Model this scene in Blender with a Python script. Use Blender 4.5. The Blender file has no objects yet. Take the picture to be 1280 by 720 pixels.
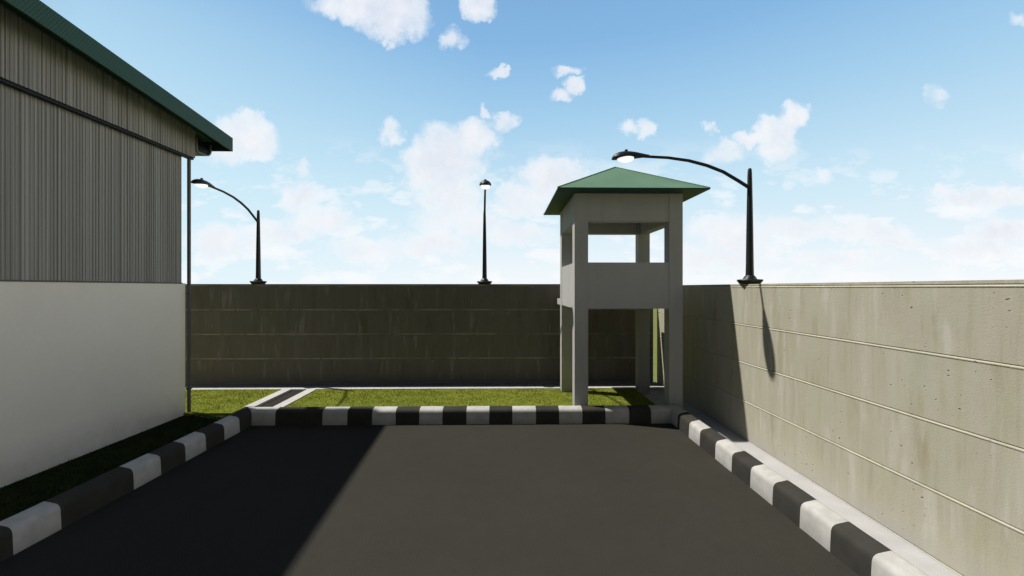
import bpy, bmesh, math, random
from mathutils import Vector, Matrix
random.seed(7)
S = bpy.context.scene
COL = S.collection
EYE = 2.41                      # camera height over the road
F = 530.0                       # focal length in pixels of a 1280 wide picture
YAW = math.atan(9/530)
S.view_settings.view_transform = 'Standard'
S.view_settings.look = 'None'
S.view_settings.exposure = 0
S.view_settings.gamma = 1

# ---------------------------------------------------------------- materials
def new_mat(name):
    m = bpy.data.materials.new(name); m.use_nodes = True
    nt = m.node_tree
    return m, nt, nt.nodes['Principled BSDF']
class N:
    def __init__(s, nt): s.nt = nt
    def node(s, t, **k):
        n = s.nt.nodes.new(t)
        for a, b in k.items(): setattr(n, a, b)
        return n
    def link(s, a, b): s.nt.links.new(a, b)
    def pos(s):
        return s.node('ShaderNodeNewGeometry').outputs['Position']
    def mapping(s, src, scale=(1, 1, 1), loc=(0, 0, 0)):
        m = s.node('ShaderNodeMapping'); m.inputs['Scale'].default_value = scale; m.inputs['Location'].default_value = loc
        s.link(src, m.inputs['Vector']); return m.outputs[0]
    def noise(s, vec, scale, detail=4, rough=.55, dist=0):
        n = s.node('ShaderNodeTexNoise'); n.inputs['Scale'].default_value = scale; n.inputs['Detail'].default_value = detail
        n.inputs['Roughness'].default_value = rough; n.inputs['Distortion'].default_value = dist
        s.link(vec, n.inputs['Vector']); return n.outputs['Fac']
    def ramp(s, fac, stops, interp='LINEAR'):
        r = s.node('ShaderNodeValToRGB'); cr = r.color_ramp; cr.interpolation = interp
        while len(cr.elements) < len(stops): cr.elements.new(.5)
        for e, (p, c) in zip(cr.elements, stops):
            e.position = p
            e.color = (c, c, c, 1) if isinstance(c, (int, float)) else (*c, 1)
        s.link(fac, r.inputs['Fac']); return r.outputs['Color']
    def mix(s, fac, a, b, mode='MIX'):
        m = s.node('ShaderNodeMix', data_type='RGBA', blend_type=mode)
        for inp, v in ((m.inputs[0], fac), (m.inputs[6], a), (m.inputs[7], b)):
            if isinstance(v, (int, float)): inp.default_value = v
            elif isinstance(v, tuple): inp.default_value = (*v, 1)
            else: s.link(v, inp)
        return m.outputs[2]
    def math(s, op, a, b=None, clamp=False):
        m = s.node('ShaderNodeMath', operation=op); m.use_clamp = clamp
        for i, v in enumerate((a, b)):
            if v is None: continue
            if isinstance(v, (int, float)): m.inputs[i].default_value = v
            else: s.link(v, m.inputs[i])
        return m.outputs[0]
    def bump(s, h, strength, dist, bsdf):
        b = s.node('ShaderNodeBump'); b.inputs['Strength'].default_value = strength; b.inputs['Distance'].default_value = dist
        s.link(h, b.inputs['Height']); s.link(b.outputs[0], bsdf.inputs['Normal'])

def paint(name, col, rough=.6, var=.12, scale=3, grime=None, bump=.15, spec=.3, metal=0, streak=False):
    """painted surface with mottling, vertical run-off and fine grain"""
    m, nt, b = new_mat(name); n = N(nt)
    p = n.pos()
    big = n.noise(p, scale, 5)
    fine = n.noise(p, scale*22, 3)
    c = n.mix(n.ramp(big, [(.3, 0.), (.7, 1.)]), tuple(v*(1-var) for v in col), tuple(min(1, v*(1+var*.5)) for v in col))
    c = n.mix(n.ramp(fine, [(.35, .0), (.65, .22)]), c, tuple(v*(1-var*1.6) for v in col))
    if streak:
        st = n.noise(n.mapping(p, (7, 7, .45)), 1.0, 5, .6)
        c = n.mix(n.ramp(st, [(.5, 0.), (.75, .5)]), c, tuple(v*.78 for v in col))
    if grime is not None:
        sp = n.node('ShaderNodeSeparateXYZ'); n.link(p, sp.inputs[0])
        g = n.math('SUBTRACT', 1.0, n.math('DIVIDE', sp.outputs[2], grime), True)
        g = n.math('MULTIPLY', g, n.math('MULTIPLY', n.noise(p, 4, 5), .9), True)
        c = n.mix(g, c, tuple(v*.45 for v in col))
    n.link(c, b.inputs['Base Color'])
    b.inputs['Roughness'].default_value = rough; b.inputs['Specular IOR Level'].default_value = spec; b.inputs['Metallic'].default_value = metal
    n.bump(fine, bump, .004, b)
    return m

def concrete_wall(name, along, tint, zoff, kk=1.0):
    """cast concrete: vertical staining, patches, blow holes. along = axis index along the wall"""
    m, nt, b = new_mat(name); n = N(nt)
    p = n.pos()
    sc = lambda a, z: (a, a, z)
    # each course shifts the pattern
    sp = n.node('ShaderNodeSeparateXYZ'); n.link(p, sp.inputs[0])
    course = n.math('FLOOR', n.math('DIVIDE', n.math('SUBTRACT', sp.outputs[2], .03), .6))
    off = n.math('MULTIPLY', course, 5.37)
    cmb = n.node('ShaderNodeCombineXYZ')
    n.link(n.math('ADD', sp.outputs[along], off), cmb.inputs[0]); n.link(n.math('MULTIPLY', course, 3.1), cmb.inputs[1]); n.link(sp.outputs[2], cmb.inputs[2])
    q = cmb.outputs[0]
    streak = n.noise(n.mapping(q, (5.0, 1, .55)), 1.0, 5, .6)
    streak2 = n.noise(n.mapping(q, (17.0, 1, 1.3)), 1.0, 4, .6)
    blot = n.noise(q, 1.6, 6, .6, .4)
    fine = n.noise(q, 60, 3, .6)
    base = tint
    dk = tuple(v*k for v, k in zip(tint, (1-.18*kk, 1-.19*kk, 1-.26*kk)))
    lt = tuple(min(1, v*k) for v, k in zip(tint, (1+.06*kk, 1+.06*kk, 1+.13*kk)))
    c = n.mix(n.ramp(streak, [(.30, 0.), (.42, .5), (.56, .62), (.66, 1.)]), dk, lt)
    c = n.mix(n.ramp(streak2, [(.54, 0.), (.74, .35)]), c, tuple(v*.86 for v in dk))
    c = n.mix(n.ramp(blot, [(.45, 0.), (.62, .55)]), c, tuple(v*k for v, k in zip(base, (.97, 1.0, .98))))
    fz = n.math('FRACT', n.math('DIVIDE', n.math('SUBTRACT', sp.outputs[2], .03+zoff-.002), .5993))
    lip_light = n.math('MULTIPLY', n.math('LESS_THAN', fz, .022 if kk < 1.6 else .045), n.ramp(n.noise(n.mapping(q, (1.5, 1, 1)), 1.0, 3), [(.35, .2), (.6, .9)]))  # paler band paints light catching the joint lips
    c = n.mix(lip_light, c, tuple(min(1, v*(1.28 if kk < 1.6 else 2.7)) for v in tint))
    # greenish-grey damp patches
    c = n.mix(n.ramp(n.noise(n.mapping(q, (1.2, 1, 1.1), (4, 2, 7)), 1.0, 3), [(.58, 0.), (.7, .5)]), c, tuple(v*k for v, k in zip(base, (.90, .98, 1.0))))
    c = n.mix(n.ramp(fine, [(.4, 0.), (.7, .16)]), c, dk)
    run = n.noise(n.mapping(q, (6.5, 1, 1.1), (3, 0, 1)), 1.0, 3, .5)
    c = n.mix(n.ramp(run, [(.60, 0.), (.70, .8)]), c, tuple(min(1, v*k) for v, k in zip(base, (1.09+(.35 if kk > 1.6 else 0), 1.09+(.35 if kk > 1.6 else 0), 1.22+(.4 if kk > 1.6 else 0)))))
    run2 = n.noise(n.mapping(q, (9.0, 1, 1.0), (9, 0, 4)), 1.0, 3, .5)
    c = n.mix(n.ramp(run2, [(.60, 0.), (.70, .75)]), c, tuple(v*k for v, k in zip(base, (.84, .84, .76))))
    gr = n.math('SUBTRACT', 1.0, n.math('DIVIDE', n.math('SUBTRACT', sp.outputs[2], .02), .26), True)
    gr = n.math('MULTIPLY', gr, n.ramp(n.noise(q, 3, 4), [(.3, .35), (.7, 1.)]))
    c = n.mix(gr, c, (tint[0]*.80, tint[0]*.78, tint[0]*.74))
    # blow holes: small wide dark pits
    warp = n.node('ShaderNodeVectorMath', operation='ADD'); 
    nz = n.node('ShaderNodeTexNoise'); nz.inputs['Scale'].default_value = 9; n.link(q, nz.inputs['Vector'])
    nv = n.node('ShaderNodeVectorMath', operation='SCALE'); n.link(nz.outputs['Color'], nv.inputs[0]); nv.inputs['Scale'].default_value = .05
    n.link(q, warp.inputs[0]); n.link(nv.outputs[0], warp.inputs[1])
    v = n.node('ShaderNodeTexVoronoi', voronoi_dimensions='2D'); v.inputs['Scale'].default_value = 1.0; v.inputs['Randomness'].default_value = 1
    wsp = n.node('ShaderNodeSeparateXYZ'); n.link(warp.outputs[0], wsp.inputs[0])
    wc = n.node('ShaderNodeCombineXYZ'); n.link(n.math('MULTIPLY', wsp.outputs[0], 9.5), wc.inputs[0]); n.link(n.math('MULTIPLY', wsp.outputs[2], 15.0), wc.inputs[1])
    n.link(wc.outputs[0], v.inputs['Vector'])
    rnd = n.node('ShaderNodeSeparateColor'); n.link(v.outputs['Color'], rnd.inputs[0])
    size = n.math('MULTIPLY', n.math('SUBTRACT', rnd.outputs[0], .42, True), .25)
    cluster = n.ramp(n.noise(q, 2.2, 2), [(.48, 0.), (.58, 1.)])
    size = n.math('MULTIPLY', size, cluster)
    pit = n.math('MULTIPLY', n.math('SUBTRACT', size, v.outputs['Distance'], True), 22., True)
    pits = n.math('MULTIPLY', pit, .85)
    c = n.mix(pits, c, tuple(v_*.30 for v_ in tint))
    # pale halo scuffs around some pits
    halo = n.math('MULTIPLY', n.math('SUBTRACT', n.math('MULTIPLY', size, 2.3), v.outputs['Distance'], True), 3., True)
    c = n.mix(n.math('MULTIPLY', halo, n.math('SUBTRACT', 1., pit)), c, lt)
    n.link(c, b.inputs['Base Color'])
    b.inputs['Roughness'].default_value = .9; b.inputs['Specular IOR Level'].default_value = .15
    h = n.math('ADD', n.math('MULTIPLY', fine, .35), n.math('ADD', n.math('MULTIPLY', blot, 1.2), n.math('MULTIPLY', pit, -1.3)))
    n.bump(h, .7, .009, b)
    return m

M = {}
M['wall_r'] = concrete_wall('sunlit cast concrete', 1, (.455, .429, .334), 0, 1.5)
M['wall_b'] = concrete_wall('cast concrete with shade in tint', 0, (.172, .156, .130), .035, 1.7)  # darker copy of the wall concrete, shade put into the tint
M['tower'] = paint('grey render', (.445, .435, .418), .85, .07, 1.7, grime=.5, spec=.2, streak=True)
M['whitewall'] = paint('off white render', (.76, .74, .67), .8, .06, .8, grime=.55, spec=.2, bump=.1)
M['kerb_white'] = paint('white kerb paint', (.51, .495, .465), .7, .2, 7, grime=.12, spec=.25, bump=.4)
M['kerb_black'] = paint('black kerb paint', (.050, .047, .041), .8, .2, 5, spec=.08, bump=.4)
M['concrete'] = paint('grey concrete', (.47, .46, .455), .9, .16, 2.2, spec=.15, bump=.6)
M['rim'] = paint('pale drain concrete', (.54, .53, .50), .9, .14, 3, spec=.15, bump=.5)
M['ditch'] = paint('dark drain bed', (.035, .032, .027), .9, .3, 4, spec=.1)
M['trench'] = paint('shade-tinted trench concrete', (.17, .185, .21), .9, .25, 4, spec=.1)  # dark bluish tint paints the shade at the wall foot
M['lamp'] = paint('dark lamp paint', (.016, .018, .018), .45, .25, 9, spec=.4)
M['pipe'] = paint('grey pipe', (.09, .09, .085), .5, .2, 6, spec=.4)
M['gutter'] = paint('zinc gutter', (.20, .20, .18), .5, .2, 6, spec=.4)
M['darkcap'] = paint('dark steel and gap shade', (.006, .008, .016), .5, .2, 6)
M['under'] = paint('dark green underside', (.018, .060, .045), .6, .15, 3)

def clad_mat():
    m, nt, b = new_mat('ribbed metal cladding'); n = N(nt)
    p = n.pos()
    st = n.noise(n.mapping(p, (1, 22, .2)), 1.0, 5, .65)
    st2 = n.noise(n.mapping(p, (1, 95, .08)), 1.0, 2, .5)
    c = n.mix(n.ramp(st, [(.3, 0.), (.7, 1.)]), (.235, .238, .232), (.39, .392, .382))
    c = n.mix(n.ramp(st2, [(.50, 0.), (.62, .7)]), c, (.13, .125, .112))
    n.link(c, b.inputs['Base Color']); b.inputs['Roughness'].default_value = .65; b.inputs['Specular IOR Level'].default_value = .25
    return m
M['clad'] = clad_mat()

def roof_mat(name, col, axis=0, dark=False):
    m, nt, b = new_mat(name); n = N(nt)
    p = n.pos()
    w = n.node('ShaderNodeTexBrick'); w.offset = .5
    w.inputs['Scale'].default_value = 1; w.inputs['Brick Width'].default_value = .042; w.inputs['Row Height'].default_value = .034
    w.inputs['Mortar Size'].default_value = .008; w.inputs['Mortar Smooth'].default_value = .6
    sp = n.node('ShaderNodeSeparateXYZ'); n.link(p, sp.inputs[0])
    cmb = n.node('ShaderNodeCombineXYZ')
    if dark:
        n.link(sp.outputs[1], cmb.inputs[0]); n.link(sp.outputs[2], cmb.inputs[1])
    else:
        n.link(sp.outputs[0], cmb.inputs[0]); n.link(sp.outputs[1], cmb.inputs[1])
    n.link(cmb.outputs[0], w.inputs['Vector'])
    k = .72 if not dark else .55
    base = n.mix(n.ramp(n.noise(p, 1.5, 4), [(.3, 0.), (.7, 1.)]), tuple(v*.85 for v in col), tuple(v*1.1 for v in col))
    c = n.mix(n.math('MULTIPLY', w.outputs['Fac'], .55 if not dark else .8), base, tuple(v*k for v in col) if not dark else tuple(v*2.2 for v in col))
    n.link(c, b.inputs['Base Color']); b.inputs['Roughness'].default_value = .55; b.inputs['Specular IOR Level'].default_value = .3
    n.bump(w.outputs['Fac'], .3, .004, b)
    return m
M['roof'] = roof_mat('green roof sheet', (.145, .27, .165))
M['barge'] = roof_mat('dark green perforated trim', (.016, .050, .036), dark=True)

def asphalt():
    m, nt, b = new_mat('asphalt'); n = N(nt)
    p = n.pos()
    big = n.noise(p, .55, 5, .6); mid = n.noise(p, 5, 5, .6); fine = n.noise(p, 130, 3, .7)
    c = n.mix(n.ramp(big, [(.3, 0.), (.7, 1.)]), (.0345, .0320, .0262), (.0420, .0390, .0320))
    c = n.mix(n.ramp(mid, [(.4, 0.), (.75, .35)]), c, (.029, .027, .023))
    c = n.mix(n.ramp(fine, [(.48, 0.), (.66, .75)]), c, (.072, .068, .058))
    c = n.mix(n.ramp(n.noise(p, 90, 2), [(.55, 0.), (.75, .45)]), c, (.018, .018, .017))
    n.link(c, b.inputs['Base Color']); b.inputs['Roughness'].default_value = .97; b.inputs['Specular IOR Level'].default_value = .03
    n.bump(fine, .35, .004, b)
    return m
M['asphalt'] = asphalt()
def grass_mat(name, a, bcol, ccol):
    m, nt, b = new_mat(name); n = N(nt)
    p = n.pos()
    c = n.mix(n.ramp(n.noise(p, 5, 5, .65), [(.35, 0.), (.65, 1.)]), a, bcol)
    c = n.mix(n.ramp(n.noise(p, 45, 3, .7), [(.5, 0.), (.68, .8)]), c, ccol)
    n.link(c, b.inputs['Base Color']); b.inputs['Roughness'].default_value = .95; b.inputs['Specular IOR Level'].default_value = .05
    return m
M['turf'] = grass_mat('turf', (.15, .18, .024), (.20, .225, .032), (.09, .10, .02))
M['blade'] = grass_mat('grass blades', (.20, .235, .028), (.28, .30, .045), (.33, .31, .07))
M['verge'] = grass_mat('verge with shade in colour', (.014, .022, .006), (.022, .032, .008), (.008, .012, .004))  # grass darkened so the building's shade sits in the colour
M['field'] = grass_mat('rough field', (.14, .16, .045), (.19, .21, .06), (.12, .12, .05))
m, nt, b = new_mat('lit lamp glass')
b.inputs['Base Color'].default_value = (.85, .85, .82, 1); b.inputs['Roughness'].default_value = .3
nn = N(nt)
tc = nn.pos()
e = nn.mix(nn.ramp(nn.noise(tc, 14, 2), [(.3, 0.), (.7, 1.)]), (.92, .94, .95), (1., 1., .98))
nn.link(e, b.inputs['Emission Color']); b.inputs['Emission Strength'].default_value = .95
M['glass'] = m

# ---------------------------------------------------------------- mesh helpers
def obj(name, bm, mat, parent=None, smooth=False):
    bmesh.ops.recalc_face_normals(bm, faces=bm.faces[:])
    me = bpy.data.meshes.new(name); bm.to_mesh(me); bm.free()
    if smooth:
        for p in me.polygons: p.use_smooth = True
    o = bpy.data.objects.new(name, me); COL.objects.link(o)
    for mm in (mat if isinstance(mat, (list, tuple)) else [mat]): me.materials.append(mm)
    if parent:
        o.parent = parent
        o.matrix_parent_inverse = Matrix.Translation(-parent.location) if parent.rotation_euler.z == 0 else parent.matrix_basis.inverted()
    return o
def tag(o, label=None, cat=None, group=None, kind=None):
    if label: o['label'] = label
    if cat: o['category'] = cat
    if group: o['group'] = group
    if kind: o['kind'] = kind
    return o
def thing(name, label, cat, loc=(0, 0, 0), group=None):
    o = bpy.data.objects.new(name, None); o.location = loc; o.empty_display_size = .2; COL.objects.link(o)
    return tag(o, label, cat, group)
def add_box(bm, x0, x1, y0, y1, z0, z1):
    vs = [bm.verts.new((x, y, z)) for z in (z0, z1) for x, y in ((x0, y0), (x1, y0), (x1, y1), (x0, y1))]
    fs = []
    for f in ((3, 2, 1, 0), (4, 5, 6, 7), (0, 1, 5, 4), (1, 2, 6, 5), (2, 3, 7, 6), (3, 0, 4, 7)):
        fs.append(bm.faces.new([vs[i] for i in f]))
    return vs
def box(x0, x1, y0, y1, z0, z1, bev=0):
    bm = bmesh.new(); add_box(bm, x0, x1, y0, y1, z0, z1)
    if bev: bmesh.ops.bevel(bm, geom=bm.edges[:], offset=bev, segments=2, affect='EDGES', profile=.6)
    return bm
def sweep_y(bm, prof, y0, y1, closed=True, caps=True, n=1):
    """profile [(x,z)] along y"""
    rings = []
    for k in range(n+1):
        y = y0 + (y1-y0)*k/n
        rings.append([bm.verts.new((x, y, z)) for x, z in prof])
    m_ = len(prof)
    for a, b_ in zip(rings, rings[1:]):
        for i in range(m_ if closed else m_-1):
            j = (i+1) % m_
            bm.faces.new((a[i], a[j], b_[j], b_[i]))
    if caps and closed:
        bm.faces.new(rings[0]); bm.faces.new(rings[-1][::-1])
    return rings
def lathe(bm, prof, cx=0, cy=0, seg=16):
    rings = []
    for r, z in prof:
        rings.append([bm.verts.new((cx+r*math.cos(2*math.pi*i/seg), cy+r*math.sin(2*math.pi*i/seg), z)) for i in range(seg)])
    for a, b_ in zip(rings, rings[1:]):
        for i in range(seg):
            j = (i+1) % seg
            bm.faces.new((a[i], a[j], b_[j], b_[i]))
    bm.faces.new(rings[0][::-1]); bm.faces.new(rings[-1])
def tube(bm, pts, rad, seg=10):
    pts = [Vector(p) for p in pts]; rings = []
    for i, p in enumerate(pts):
        t = (pts[min(i+1, len(pts)-1)]-pts[max(i-1, 0)]).normalized()
        a = t.cross(Vector((0, 1, .01))).normalized(); b_ = t.cross(a)
        r = rad[i] if isinstance(rad, list) else rad
        rings.append([bm.verts.new(p+a*r*math.cos(2*math.pi*k/seg)+b_*r*math.sin(2*math.pi*k/seg)) for k in range(seg)])
    for a, b_ in zip(rings, rings[1:]):
        for i in range(seg):
            j = (i+1) % seg
            bm.faces.new((a[i], a[j], b_[j], b_[i]))
    bm.faces.new(rings[0][::-1]); bm.faces.new(rings[-1])

# ---------------------------------------------------------------- ground
YB = -11.0                      # how far the yard runs behind the camera
def struct(name, bm, mat): return tag(obj(name, bm, mat), kind='structure')
bm = bmesh.new()                # outer ground to the horizon
R = 1500
vs = [bm.verts.new(p) for p in ((-R, -R, -.45), (R, -R, -.45), (R, R, -.45), (-R, R, -.45))]; bm.faces.new(vs)
struct('ground', bm, M['field'])
struct('road', box(-4.45, 2.99, YB, 7.52, -.4, 0), M['asphalt'])
struct('pavement', box(3.02, 3.78, YB, 9.83, -.4, .025), M['concrete'])
# lawn base
GZ = .072
bm = bmesh.new()
add_box(bm, -4.31, 3.02, 7.60, 9.83, -.4, GZ)
add_box(bm, -14.0, -6.0, 8.08, 9.83, -.4, GZ); add_box(bm, -6.0, -5.11, 8.02, 9.83, -.4, GZ)
struct('lawn', bm, M['turf'])
bm = bmesh.new()
add_box(bm, -6.02, -4.61, YB, 7.70, -.4, .03); add_box(bm, -6.02, -5.107, 7.70, 8.018, -.4, .03)
struct('verge', bm, M['verge'])
# concrete ledge at the foot of the back wall
t = thing('wall_drain', 'long shaded drain with a thin pale lip along the foot of the back wall', 'drain', (-5, 10.1, 0))
obj('rim', box(-14.0, 3.76, 9.832, 10.05, -.4, .085, .006), M['rim'], t)
obj('bed', box(-14.0, 3.76, 10.052, 10.505, -.4, .07), M['trench'], t)
t = thing('drain_channel', 'open concrete drain channel between two pale rims beside the left kerb', 'drain', (-4.7, 8.8, 0))
obj('rim', box(-5.10, -4.90, 8.38, 9.829, -.4, .092, .006), M['rim'], t)
obj('rim', box(-4.53, -4.32, 7.70, 9.829, -.4, .092, .006), M['rim'], t)
obj('bed', box(-5.105, -4.54, 7.70, 8.375, -.44, -.10), M['ditch'], t)
obj('bed', box(-4.895, -4.54, 8.377, 9.829, -.44, .045), M['ditch'], t)

# grass blades
def blades(name, rects, dens, h0, h1, mat):
    bm = bmesh.new()
    for (x0, x1, y0, y1, z) in rects:
        for _ in range(int((x1-x0)*(y1-y0)*dens)):
            x = random.uniform(x0, x1); y = random.uniform(y0, y1)
            # clumpy height
            k = .5+.5*math.sin(x*5.1+math.sin(y*7.3)*2)*math.sin(y*6.2+1.7*math.sin(x*3.3))
            h = random.uniform(h0, h1)*(.55+.6*k); a = random.uniform(0, 2*math.pi); w = random.uniform(.003, .006)
            dx, dy = math.cos(a)*w, math.sin(a)*w
            lx, ly = random.gauss(0, .45)*h, random.gauss(0, .45)*h
            v = [bm.verts.new(p) for p in ((x-dx, y-dy, z-.004), (x+dx, y+dy, z-.004), (x+lx, y+ly, z+h))]
            bm.faces.new(v)
    me = bpy.data.meshes.new(name); bm.to_mesh(me); bm.free()
    o = bpy.data.objects.new(name, me); COL.objects.link(o); me.materials.append(mat)
    return o
tag(blades('grass', [(-4.30, 3.0, 7.72, 9.82, GZ), (-6.0, -5.12, 8.03, 9.82, GZ), (-7.2, -6.0, 8.1, 9.82, GZ)], 2600, .012, .036, M['blade']),
    'short bright green grass growing on the lawn behind the kerb', 'grass', kind='stuff')
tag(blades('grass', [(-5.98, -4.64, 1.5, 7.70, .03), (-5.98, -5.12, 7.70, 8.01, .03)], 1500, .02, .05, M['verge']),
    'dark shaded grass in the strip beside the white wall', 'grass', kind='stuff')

# ---------------------------------------------------------------- kerbs
PROF = [(0.0, -.03), (.004, .1), (.009, .195), (.014, .216), (.023, .234), (.037, .247), (.052, .255), (.07, .260), (.11, .268), (.165, .279), (.182, .275), (.19, .262), (.19, -.3)]
XL, XR, YK = -4.43, 2.965, 7.50
def kerb_section(a, b, side, mitre0=False, mitre1=False):
    """a,b stations along the run; side: 'L','R' run along y, 'B' runs along x. mitreN: end N follows the corner diagonal"""
    bm = bmesh.new(); L = abs(b-a); n = max(1, int(L/.1)); rings = []
    for k in range(n+1):
        t = k/n; ring = []
        for o, z in PROF:
            s = a+(b-a)*t
            if mitre1: s = a+((b+o)-a)*t if side in 'LR' else a+((b+o)-a)*t
            if mitre0: s = (a-o)+(b-(a-o))*t
            j = .0012*math.sin(s*13+o*40)
            if side == 'L': p = (XL-o-j, s, z)
            elif side == 'R': p = (XR+o+j, s, z)
            else: p = (s, YK+o+j, z)
            ring.append(bm.verts.new(p))
        rings.append(ring)
    for r, q in zip(rings, rings[1:]):
        for i in range(len(PROF)-1):
            bm.faces.new((r[i], r[i+1], q[i+1], q[i]))
    return bm
def kerb(label, side, stations, first, loc):
    t = thing('kerb', label, 'kerb', loc)
    white = first
    for i, (a, b) in enumerate(zip(stations, stations[1:])):
        m0 = m1 = False
        if side == 'B': m0 = (i == 0); m1 = (i == len(stations)-2)
        elif i == len(stations)-2: m1 = True
        o = obj('white_block' if white else 'black_block', kerb_section(a, b, side, m0, m1), M['kerb_white'] if white else M['kerb_black'], t, smooth=True)
        white = not white
    return t
left = [7.5, 7.165, 6.783, 6.37, 5.967, 5.544, 5.142, 4.313, 3.90]
while left[-1] > YB+.5: left.append(left[-1]-.412)
left = left[::-1]
kerb('black and white painted kerb along the left side of the road', 'L', left, len(left) % 2 == 1, (XL, 3, 0))
right = [7.5, 7.24, 6.79, 6.41, 5.935, 5.50, 5.077, 4.65, 4.215, 3.817, 3.387]
while right[-1] > YB+.5: right.append(right[-1]-.428)
right = right[::-1]
kerb('black and white painted kerb along the foot of the sunlit concrete wall', 'R', right, len(right) % 2 == 0, (XR, 3, 0))
bx = [344, 403, 434, 465, 494.5, 524, 553, 583, 611.5, 640.5, 670, 699, 728, 757, 786.5, 814]
bs = [XL]+[(x-631)*7.5/(530-.017*(x-631)) for x in bx]+[XR]
kerb('black and white painted kerb closing the far end of the road', 'B', bs, True, (-.7, YK, 0))

# ---------------------------------------------------------------- boundary walls
def wall_profile(top, off=0):
    """(outward depth, z): joints every .6 m, each a dark groove over a pale projecting lip"""
    p = [(0, -.4)]
    joints = [z for z in (.03, .628, 1.228, 1.827, 2.427)]
    for z in joints:
        z += off
        if z+.03 > top: break
        p += [(0, z-.014), (.004, z-.010), (.006, z-.002), (.000, z+.008), (-.009, z+.009), (-.009, z+.015), (0, z+.018)]
    p += [(0, top)]
    return p
TOPR = EYE+.062; TOPB = EYE+.098
bm = bmesh.new()
pr = wall_profile(TOPR)
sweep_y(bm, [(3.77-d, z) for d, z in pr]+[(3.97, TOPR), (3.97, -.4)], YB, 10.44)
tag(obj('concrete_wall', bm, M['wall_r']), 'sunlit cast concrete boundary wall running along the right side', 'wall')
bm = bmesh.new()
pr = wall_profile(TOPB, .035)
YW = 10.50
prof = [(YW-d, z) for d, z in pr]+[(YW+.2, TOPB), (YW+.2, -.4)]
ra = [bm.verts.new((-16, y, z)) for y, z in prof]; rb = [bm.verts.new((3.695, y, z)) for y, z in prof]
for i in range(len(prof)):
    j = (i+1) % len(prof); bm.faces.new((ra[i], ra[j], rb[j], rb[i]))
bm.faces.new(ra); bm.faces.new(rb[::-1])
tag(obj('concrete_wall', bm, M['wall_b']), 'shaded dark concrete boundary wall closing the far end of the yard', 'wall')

# ---------------------------------------------------------------- watch tower
TX0, TX1, TY0, TY1 = 1.276, 3.27, 7.735, 9.755
c = .25; rc = .007
t = thing('guard_tower', 'square grey guard tower on four columns with a green pyramid roof', 'tower', ((TX0+TX1)/2, (TY0+TY1)/2, 0))
ZF0, ZF1, ZP, ZO, ZT = EYE-.38, EYE-.255, EYE+.469, EYE+1.224, EYE+1.735
for x in (TX0, TX1-c):
    for y in (TY0, TY1-c):
        obj('column', box(x, x+c, y, y+c, -.1, ZT, .004), M['tower'], t)
for (x0, x1, y0, y1) in ((TX0+c, TX1-c, TY0+rc, TY0+c-.04), (TX0+c, TX1-c, TY1-c+.04, TY1-rc), (TX0+rc, TX0+c-.04, TY0+c, TY1-c), (TX1-c+.04, TX1-rc, TY0+c, TY1-c)):
    thin = .12
    a = [x0, x1, y0, y1]
    obj('beam', box(x0, x1, y0, y1, ZO, ZT-.002), M['tower'], t)
    if y0 == TY0+rc: a[3] = TY0+thin
    elif y1 == TY1-rc: a[2] = TY1-thin
    elif x0 == TX0+rc: a[1] = TX0+thin
    else: a[0] = TX1-thin
    obj('parapet', box(*a, ZF0, ZP), M['tower'], t)
obj('floor_slab', box(TX0+thin+.002, TX1-thin-.002, TY0+thin+.002, TY1-thin-.002, ZF0+.002, ZF1), M['tower'], t)
obj('landing', box(TX0+.004, TX1-.004, TY1+.002, 10.33, ZF0-.01, ZF1, .004), M['tower'], t)
ov = .343
bm = bmesh.new()
ex0, ex1, ey0, ey1 = TX0-ov-.008, TX1+ov, TY0-ov, TY1+ov; ze = EYE+1.738
lo = [bm.verts.new((x, y, ze)) for x, y in ((ex0, ey0), (ex1, ey0), (ex1, ey1), (ex0, ey1))]
hi = [bm.verts.new((v.co.x, v.co.y, ze+.022)) for v in lo]
ap = bm.verts.new(((ex0+ex1)/2+.02, (ey0+ey1)/2, EYE+2.50))
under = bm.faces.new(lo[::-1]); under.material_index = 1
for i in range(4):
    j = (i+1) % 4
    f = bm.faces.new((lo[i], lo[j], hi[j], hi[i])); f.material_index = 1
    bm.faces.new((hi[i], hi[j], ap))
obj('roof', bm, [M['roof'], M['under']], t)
bm = bmesh.new()                                   # ridge caps along the four hips
for v in hi_co if False else [(ex0, ey0), (ex1, ey0), (ex1, ey1), (ex0, ey1)]:
    tube(bm, [(v[0], v[1], ze+.026), ((ex0+ex1)/2+.02, (ey0+ey1)/2, EYE+2.505)], .011, 6)
obj('ridge_cap', bm, M['roof'], t)

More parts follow.
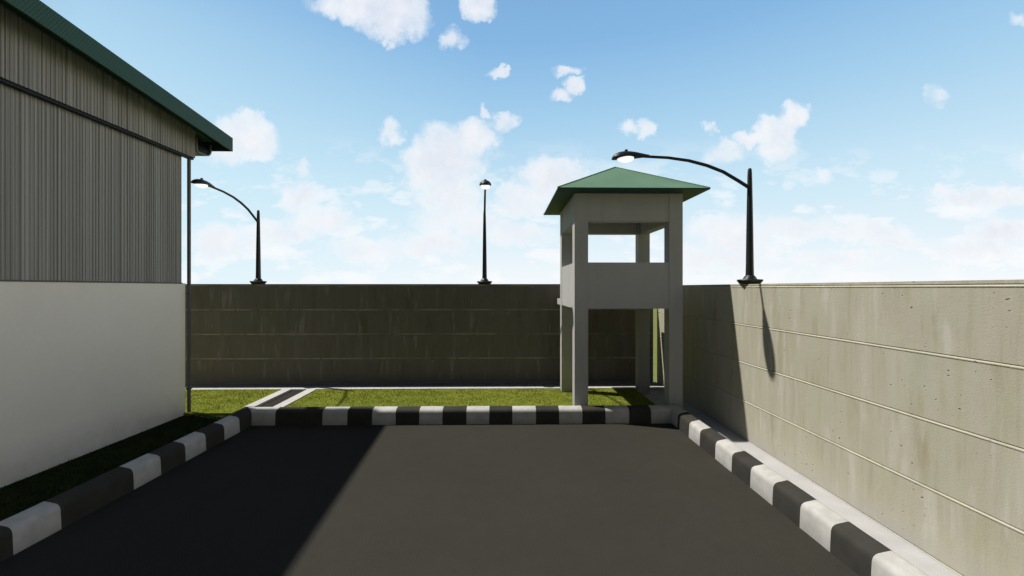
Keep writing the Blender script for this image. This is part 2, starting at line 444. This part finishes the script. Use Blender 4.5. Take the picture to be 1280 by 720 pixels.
# ---------------------------------------------------------------- street lamps
def make_lamp(name, label, loc, rot):
    """arm reaches out along -x of the lamp"""
    root = thing(name, label, 'street lamp', loc, 'street lamps standing on the boundary walls')
    def part(n_, bm, mat, par=None, smooth=True):
        bmesh.ops.recalc_face_normals(bm, faces=bm.faces[:])
        me = bpy.data.meshes.new(n_); bm.to_mesh(me); bm.free()
        if smooth:
            for p in me.polygons: p.use_smooth = True
        me.materials.append(mat)
        o = bpy.data.objects.new(n_, me); COL.objects.link(o); o.parent = par or root
        if smooth:
            md = o.modifiers.new('edges', 'EDGE_SPLIT'); md.split_angle = math.radians(40)
        return o
    bm = bmesh.new(); lathe(bm, [(.150, .001), (.185, .045), (.192, .062), (.185, .072), (.105, .078), (.092, .105), (.080, .120), (.062, .140)], seg=8)
    part('base', bm, M['lamp'])
    bm = bmesh.new(); lathe(bm, [(.060, .13), (.056, .3), (.050, .8), (.042, 1.3), (.034, 1.7), (.030, 1.80), (.022, 1.825), (.008, 1.832)], seg=14)
    part('pole', bm, M['lamp'])
    bm = bmesh.new()
    ctrl = [(-.02, 1.53), (-.18, 1.63), (-.42, 1.77), (-.68, 1.87), (-.97, 1.945), (-1.30, 1.99), (-1.72, 2.01)]
    tube(bm, [(x, 0, z) for x, z in ctrl], [.027, .027, .026, .026, .025, .023, .022], 10)
    part('arm', bm, M['lamp'])
    # pod shaped head, from the arm socket to the blunt nose
    bm = bmesh.new()
    st = [(-1.60, .030, .022, 2.012), (-1.66, .045, .036, 2.008), (-1.73, .070, .050, 2.006), (-1.82, .100, .068, 2.004), (-1.91, .118, .082, 2.000),
          (-2.00, .122, .088, 1.995), (-2.08, .112, .082, 1.988), (-2.14, .090, .066, 1.978), (-2.175, .055, .042, 1.968), (-2.19, .015, .015, 1.962)]
    rings = []
    for x, w, h, zc in st:
        ring = []
        for k in range(16):
            a = 2*math.pi*k/16
            cz = math.sin(a)
            ring.append(bm.verts.new((x, w*math.cos(a), zc+(h*cz if cz > 0 else h*.28*cz))))
        rings.append(ring)
    for r, q in zip(rings, rings[1:]):
        for i in range(16):
            j = (i+1) % 16; bm.faces.new((r[i], r[j], q[j], q[i]))
    bm.faces.new(rings[0]); bm.faces.new(rings[-1][::-1])
    head = part('lamp_head', bm, M['lamp'])
    bm = bmesh.new(); lathe(bm, [(.020, 0), (.026, .018), (.024, .034), (.012, .038)], cx=-1.96, seg=10)
    bmesh.ops.translate(bm, verts=bm.verts[:], vec=(0, 0, 2.078))
    part('photocell', bm, M['lamp'], head)
    bm = bmesh.new()                       # glass bowl
    rings = []
    for k, (r, z) in enumerate([(1.0, 1.985), (.97, 1.962), (.80, 1.938), (.5, 1.922), (.15, 1.916)]):
        rings.append([bm.verts.new((-1.975+.135*r*math.cos(2*math.pi*i/18), .098*r*math.sin(2*math.pi*i/18), z)) for i in range(18)])
    for r, q in zip(rings, rings[1:]):
        for i in range(18):
            j = (i+1) % 18; bm.faces.new((r[i], r[j], q[j], q[i]))
    bm.faces.new(rings[0]); bm.faces.new(rings[-1][::-1])
    part('glass', bm, M['glass'], head)
    root.rotation_euler.z = rot
    return root
lamp = make_lamp('street_lamp', 'black curved arm street lamp standing on top of the sunlit right wall', (3.87, 6.635, TOPR), 0)
def copy_tree(o, parent=None):
    k = o.copy(); COL.objects.link(k)
    if parent: k.parent = parent
    for ch in [x for x in bpy.data.objects if x.parent == o]: copy_tree(ch, k)
    return k
for x, rz, lab in ((-6.10, 90, 'black street lamp on the back wall nearest the metal clad building'), (-.505, 93.2, 'black street lamp on the back wall between the building and the guard tower')):
    k = copy_tree(lamp); k.location = (x, 10.60, TOPB); k.rotation_euler.z = math.radians(rz); k['label'] = lab

# ---------------------------------------------------------------- warehouse
t = thing('warehouse', 'large warehouse with white lower wall, grey ribbed cladding and green roof trim', 'warehouse', (-8, 2, 0))
XW, ZW = -6.0, EYE+.088
obj('wall', box(-17, XW, YB, 8.07, -.4, ZW, .006), M['whitewall'], t)
def ribs(x, y0, y1, z0, ztop, period=.05, amp=.013):
    bm = bmesh.new(); pts = []; y = y1
    pat = [(0, 0), (.30, 0), (.42, 1), (.62, 1), (.74, 0)]
    rr = random.Random(11)
    while y > y0:
        k = period*rr.uniform(.82, 1.2); am = amp*rr.uniform(.6, 1.15)
        for f, a in pat: pts.append((x+a*am, y-f*k))
        y -= k
    lo = [bm.verts.new((px, py, z0)) for px, py in pts]; up = [bm.verts.new((px, py, ztop(py))) for px, py in pts]
    for i in range(len(pts)-1): bm.faces.new((lo[i], lo[i+1], up[i+1], up[i]))
    return bm
SL = .105
rz = lambda y: EYE+3.03+SL*(8.67-y)            # roof top surface at the near half
YR = 1.0                                        # ridge
roofz = lambda y: rz(y) if y > YR else rz(YR)-SL*(YR-y)
# solid core behind the lower cladding
bm = bmesh.new()
core = [(8.0-.04, ZW+.002), (8.0-.04, roofz(7.96)-.13), (YR, roofz(YR)-.13), (YB, roofz(YB)-.13), (YB, ZW+.002)]
A = [bm.verts.new((XW-.03, y, z)) for y, z in core]; B = [bm.verts.new((-17, y, z)) for y, z in core]
for i in range(len(core)):
    j = (i+1) % len(core); bm.faces.new((A[i], A[j], B[j], B[i]))
bm.faces.new(A); bm.faces.new(B[::-1])
obj('inner_wall', bm, M['pipe'], t)
bm = ribs(XW-.012, YB, 7.99, ZW-.004+.006, lambda y: roofz(y)-.14)
obj('lower_cladding', bm, M['clad'], t)
bm = ribs(XW+.105, YB, 8.175, EYE+2.47, lambda y: roofz(y)-.105)
# closing return at the far end and top strip, so the band is a body and not a sheet
v = [bm.verts.new(p) for p in ((XW+.105, 8.175, EYE+2.47), (XW-.02, 8.175, EYE+2.47), (XW-.02, 8.175, roofz(8.175)-.105), (XW+.105, 8.175, roofz(8.175)-.105))]; bm.faces.new(v)
v = [bm.verts.new(p) for p in ((XW+.103, 8.175, EYE+2.474), (XW-.02, 8.175, EYE+2.474), (XW-.02, YB, EYE+2.474), (XW+.103, YB, EYE+2.474))]; bm.faces.new(v)
obj('upper_cladding', bm, M['clad'], t)
obj('gap_shade_strip', box(XW+.006, XW+.082, YB, 8.17, EYE+2.435, EYE+2.472), M['darkcap'], t)  # near-black strip added as the shadow gap under the upper cladding
obj('flashing', box(XW-.002, XW+.012, YB, 7.985, ZW-.008, ZW+.012), M['pipe'], t)
bm = bmesh.new()
XO = -5.50
ye = 8.67
def slab(x0, x1, pts_top, th):
    bm = bmesh.new()
    loop = [(y, roofz(y)) for y in pts_top]+[(y, roofz(y)-th) for y in pts_top[::-1]]
    a = [bm.verts.new((x0, y, z)) for y, z in loop]; b_ = [bm.verts.new((x1, y, z)) for y, z in loop]
    for i in range(len(loop)):
        j = (i+1) % len(loop); bm.faces.new((a[i], a[j], b_[j], b_[i]))
    bm.faces.new(a); bm.faces.new(b_[::-1])
    return bm
rf = obj('roof', slab(-17.4, XO-.032, [ye-.032, YR, YB-.4], .09), M['roof'], t)
obj('soffit', slab(-5.87, XO-.034, [ye-.04, YR, YB-.4], .096), M['under'], t)
obj('barge_board', slab(XO-.03, XO, [ye, YR, YB-.4], .27), M['barge'], t)
obj('eave_board', box(-17.4, XO-.032, ye-.03, ye, rz(ye)-.27, rz(ye)-.002), M['barge'], t)
# gutter: open U section along the eave
gx1, gx0 = -5.87, -17
gy0, gy1, gz1, gz0 = 8.185, 8.60, EYE+2.87, EYE+2.60
prof = [(gy0, gz1)]
for k in range(9):
    a = math.pi/2*k/8; prof.append((gy0+.05-.05*math.cos(a)*1, gz0+.05-.05*math.sin(a)))
for k in range(9):
    a = math.pi/2*k/8; prof.append((gy1-.16+.16*math.sin(a), gz0+.16-.16*math.cos(a)))
prof.append((gy1, gz1))
cy_, cz_ = (gy0+gy1)/2, (gz0+gz1)/2+.03
inner = [(cy_+(y-cy_)*.9, cz_+(z-cz_)*.9+.004) for y, z in prof]
bm = bmesh.new()
L = prof+inner[::-1]
a = [bm.verts.new((gx1, y, z)) for y, z in L]; b_ = [bm.verts.new((gx0, y, z)) for y, z in L]
n_ = len(prof)
for i in range(len(L)):
    j = (i+1) % len(L); bm.faces.new((a[i], a[j], b_[j], b_[i]))
for i in range(n_-1):
    bm.faces.new((a[i], a[i+1], a[len(L)-2-i], a[len(L)-1-i]))
g = obj('gutter', bm, M['gutter'], t)
bm = bmesh.new(); v = [bm.verts.new((gx1-.03, y, z-.0)) for y, z in inner]; bm.faces.new(v)
o = obj('end_cap', bm, M['darkcap']); o.parent = g; o.matrix_parent_inverse = Matrix.Translation(-t.location)
o.matrix_parent_inverse = Matrix.Identity(4)
o.parent = g; o.matrix_parent_inverse = (Matrix.Translation(t.location) @ g.matrix_parent_inverse).inverted()
bm = bmesh.new(); tube(bm, [(-5.962, 8.108, 0.02), (-5.962, 8.108, EYE+2.60)], .030, 12)
for z in (.5, 2.3): 
    add_box(bm, -6.0, -5.925, 8.073, 8.145, z, z+.035)
obj('downpipe', bm, M['pipe'], t, smooth=False)

# ---------------------------------------------------------------- sun, sky, camera
to_sun = Vector((-1,   .345, 1.59)).normalized()
elev = math.asin(to_sun.z); az = math.atan2(to_sun.x, to_sun.y)
sun = bpy.data.lights.new('sun', 'SUN'); sun.energy = 5.0; sun.angle = math.radians(.9); sun.color = (1, .965, .90)
so = bpy.data.objects.new('sun', sun); COL.objects.link(so)
so.rotation_euler = to_sun.to_track_quat('Z', 'Y').to_euler()

w = bpy.data.worlds.new('World'); S.world = w; w.use_nodes = True
nt = w.node_tree; n = N(nt); bg = nt.nodes['Background']
sky = n.node('ShaderNodeTexSky', sky_type='NISHITA'); sky.sun_disc = False; sky.sun_elevation = elev; sky.sun_rotation = az
tcn = n.node('ShaderNodeTexCoord'); d = tcn.outputs['Generated']
sp = n.node('ShaderNodeSeparateXYZ'); n.link(d, sp.inputs[0])
x, y, z = sp.outputs
zc = n.math('MAXIMUM', z, 0.0)
# clear-air colour by height: white haze at the horizon to blue
grad = n.ramp(zc, [(0, (.93, .965, .985)), (.10, (.76, .89, .965)), (.20, (.61, .815, .94)), (.36, (.385, .635, .855)), (.50, (.24, .475, .77)), (.56, (.21, .42, .70)), (.68, (.05, .11, .22)), (1, (.015, .04, .10))])
# more haze towards the sun side (left), deeper blue to the right
side = n.math('MULTIPLY', n.math('SUBTRACT', n.math('MULTIPLY', x, -1.0), .05), .9, True)
hz = n.mix(side, grad, (.62, .86, .97))
low = n.ramp(zc, [(0, 1.), (.45, .55), (.62, 0.)])
grad = n.mix(low, grad, hz)
# clouds: heaps at fixed places in the sky, edges broken up by noise
ys = n.math('MAXIMUM', y, .03)
cmb = n.node('ShaderNodeCombineXYZ'); n.link(n.math('DIVIDE', x, ys), cmb.inputs[0]); n.link(n.math('DIVIDE', z, ys), cmb.inputs[1])
uv0 = cmb.outputs[0]
nzc = n.node('ShaderNodeTexNoise'); nzc.inputs['Scale'].default_value = 16; nzc.inputs['Detail'].default_value = 5; nzc.inputs['Roughness'].default_value = .62
n.link(uv0, nzc.inputs['Vector'])
ws = n.node('ShaderNodeVectorMath', operation='SUBTRACT'); n.link(nzc.outputs['Color'], ws.inputs[0]); ws.inputs[1].default_value = (.5, .5, .5)
wsc = n.node('ShaderNodeVectorMath', operation='SCALE'); n.link(ws.outputs[0], wsc.inputs[0]); wsc.inputs['Scale'].default_value = .085
wad = n.node('ShaderNodeVectorMath', operation='ADD'); n.link(uv0, wad.inputs[0]); n.link(wsc.outputs[0], wad.inputs[1])
uv = wad.outputs[0]
BL = [(450,3,62,24,1),(492,20,44,32,1),(425,-2,38,14,.8),(597,3,24,22,.9),(566,52,17,14,.75),(622,92,17,8,1),(707,88,19,8,.9),(700,119,18,8,1),(719,108,14,10,1),
(630,154,19,12,1),(608,141,8,9,.8),(488,163,13,20,1),(560,195,48,38,1),(590,172,30,22,1),(533,212,32,32,1),(560,245,48,32,.85),(575,275,60,22,.7),
(308,172,42,30,.95),(295,185,35,22,.85),(376,209,9,13,.7),(374,246,24,20,.9),(400,276,42,20,.9),(350,292,50,14,.75),(280,300,45,22,.8),(692,222,48,28,1),(655,250,36,20,.85),(640,290,55,16,.7),
(785,160,14,10,.65),(808,160,13,15,.8),(888,162,8,8,.85),(940,172,22,11,1),(968,163,28,18,1),(996,146,22,18,1),(972,190,24,20,.85),(905,188,30,13,.6),(1168,122,15,14,.65),
(985,225,12,10,.55),(1028,220,10,9,.55),(1225,245,66,14,.95),(1258,288,50,18,.9),(1215,310,60,16,.75),(990,282,66,16,.8),(915,292,54,28,.85),(1085,290,54,12,.8),(1125,305,45,10,.7),
(460,312,45,17,.75),(540,305,55,17,.75),(900,322,70,18,.7),(1050,325,70,14,.6),(1345,200,70,26,.9),(1450,280,120,22,.9),(1580,120,120,50,1),(-60,120,120,50,1),(-260,250,160,40,.9),(180,-90,110,50,1),(900,-140,140,60,1),(1275,25,16,10,.5)]
acc = None
ty = math.tan(YAW)
for (px, py, rx, ry, wt) in BL:
    a = (px-640)/F; cx = a*math.cos(YAW)+math.sin(YAW); cyy = math.cos(YAW)-a*math.sin(YAW)
    u0 = cx/cyy; v0 = (360-py)/F/cyy
    s1 = n.node('ShaderNodeVectorMath', operation='SUBTRACT'); n.link(uv, s1.inputs[0]); s1.inputs[1].default_value = (u0, v0, 0)
    s2 = n.node('ShaderNodeVectorMath', operation='MULTIPLY'); n.link(s1.outputs[0], s2.inputs[0]); s2.inputs[1].default_value = (F/rx/1.18, F/ry/1.18, 0)
    s3 = n.node('ShaderNodeVectorMath', operation='DOT_PRODUCT'); n.link(s2.outputs[0], s3.inputs[0]); n.link(s2.outputs[0], s3.inputs[1])
    v = n.math('MULTIPLY', n.math('SUBTRACT', 1.0, s3.outputs['Value'], True), wt*(.72 if rx < 21 else 1))
    acc = v if acc is None else n.math('MAXIMUM', acc, v)
front = n.ramp(y, [(.05, 0.), (.2, 1.)])
acc = n.math('MULTIPLY', acc, front)
# generic small clouds elsewhere round the horizon
gen = n.ramp(n.noise(n.mapping(d, (3, 3, 7)), 1.0, 6, .6), [(.52, 0.), (.72, .9)])
gen = n.math('MULTIPLY', gen, n.math('SUBTRACT', 1.0, front))
edge = n.math('MULTIPLY', n.math('SUBTRACT', n.noise(uv0, 15, 7, .58), .5), 1.5)
fieldv = n.math('ADD', acc, n.math('MULTIPLY', edge, n.math('MINIMUM', n.math('MULTIPLY', acc, 3.0), 1.0)))
dens = n.ramp(fieldv, [(.0, 0.), (.20, .22), (.50, .66), (.95, .92)])
# scattered fair-weather puffs low over the horizon
puff = n.noise(n.mapping(uv0, (6.5, 15, 1), (1.3, .4, 0)), 1.0, 8, .6)
vv = n.node('ShaderNodeSeparateXYZ'); n.link(uv0, vv.inputs[0])
pm = n.math('MULTIPLY', n.ramp(vv.outputs[1], [(.01, 1.), (.20, .85), (.36, 0.)]), front)
puffd = n.math('MULTIPLY', n.ramp(puff, [(.50, 0.), (.56, .6), (.68, .95)]), pm)
dens = n.math('MAXIMUM', dens, puffd)
dens = n.math('MAXIMUM', dens, gen)
shade = n.ramp(n.noise(uv, 9, 5, .6), [(.40, (.90, .91, .95)), (.62, (.74, .77, .86))])
# sun side rims stay bright: thin edges white, thick cores slightly lilac grey
shade = n.mix(n.ramp(acc, [(.1, 0.), (.9, .75)]), (.97, .98, 1.0), shade)
col = n.mix(dens, grad, shade)
# haze and clouds ahead stay bright; unseen sky behind and overhead dimmed to deepen shade
az_v = n.node('ShaderNodeVectorMath', operation='DOT_PRODUCT'); n.link(d, az_v.inputs[0]); az_v.inputs[1].default_value = (.38, .925, 0)
fr = n.ramp(az_v.outputs['Value'], [(.0, .10), (.30, .9), (.36, 1.)])
K = n.math('MULTIPLY', fr, 1.0)
vis = n.node('ShaderNodeVectorMath', operation='SCALE'); n.link(col, vis.inputs[0]); n.link(K, vis.inputs['Scale'])
nis = n.node('ShaderNodeVectorMath', operation='SCALE'); n.link(sky.outputs[0], nis.inputs[0]); nis.inputs['Scale'].default_value = .05
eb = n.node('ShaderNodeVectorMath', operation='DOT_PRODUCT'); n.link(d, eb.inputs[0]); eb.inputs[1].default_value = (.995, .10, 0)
fill_bank = n.math('MULTIPLY', n.ramp(eb.outputs['Value'], [(.55, 0.), (.80, 1.)]), n.ramp(zc, [(.0, 1.), (.40, .85), (.58, 0.)]))  # warm off-frame glow added to the sky to fill the left wall
fill_bank = n.math('MULTIPLY', fill_bank, n.ramp(n.noise(n.mapping(d, (4, 4, 7)), 1.0, 6, .6), [(.35, .55), (.6, 1.)]))
fill_bank = n.math('MULTIPLY', fill_bank, n.ramp(y, [(.30, 1.), (.46, 0.)]))
fill_bank_c = n.node('ShaderNodeVectorMath', operation='SCALE'); fill_bank_c.inputs[0].default_value = (2.0, 1.83, 1.54); n.link(fill_bank, fill_bank_c.inputs['Scale'])
# Nishita daylight fills the rest of the dome
inv = n.math('SUBTRACT', 1.0, n.math('MULTIPLY', fr, n.ramp(zc, [(.5, 1.), (.66, 0.)])), True)
ni2 = n.node('ShaderNodeVectorMath', operation='SCALE'); n.link(nis.outputs[0], ni2.inputs[0]); n.link(n.math('MULTIPLY', inv, .35), ni2.inputs['Scale'])
tot = n.node('ShaderNodeVectorMath', operation='ADD'); vb = n.node('ShaderNodeVectorMath', operation='MAXIMUM'); n.link(vis.outputs[0], vb.inputs[0]); n.link(fill_bank_c.outputs[0], vb.inputs[1])
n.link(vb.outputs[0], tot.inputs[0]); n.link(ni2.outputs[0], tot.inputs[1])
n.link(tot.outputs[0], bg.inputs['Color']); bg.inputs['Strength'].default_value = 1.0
w.cycles.sampling_method = 'MANUAL'; w.cycles.sample_map_resolution = 512

cam = bpy.data.cameras.new('camera'); cam.sensor_width = 36; cam.lens = F/1280*36; cam.clip_end = 5000; cam.clip_start = .05
co = bpy.data.objects.new('camera', cam); COL.objects.link(co); co.location = (0, 0, EYE); co.rotation_euler = (math.pi/2, 0, -YAW)
S.camera = co
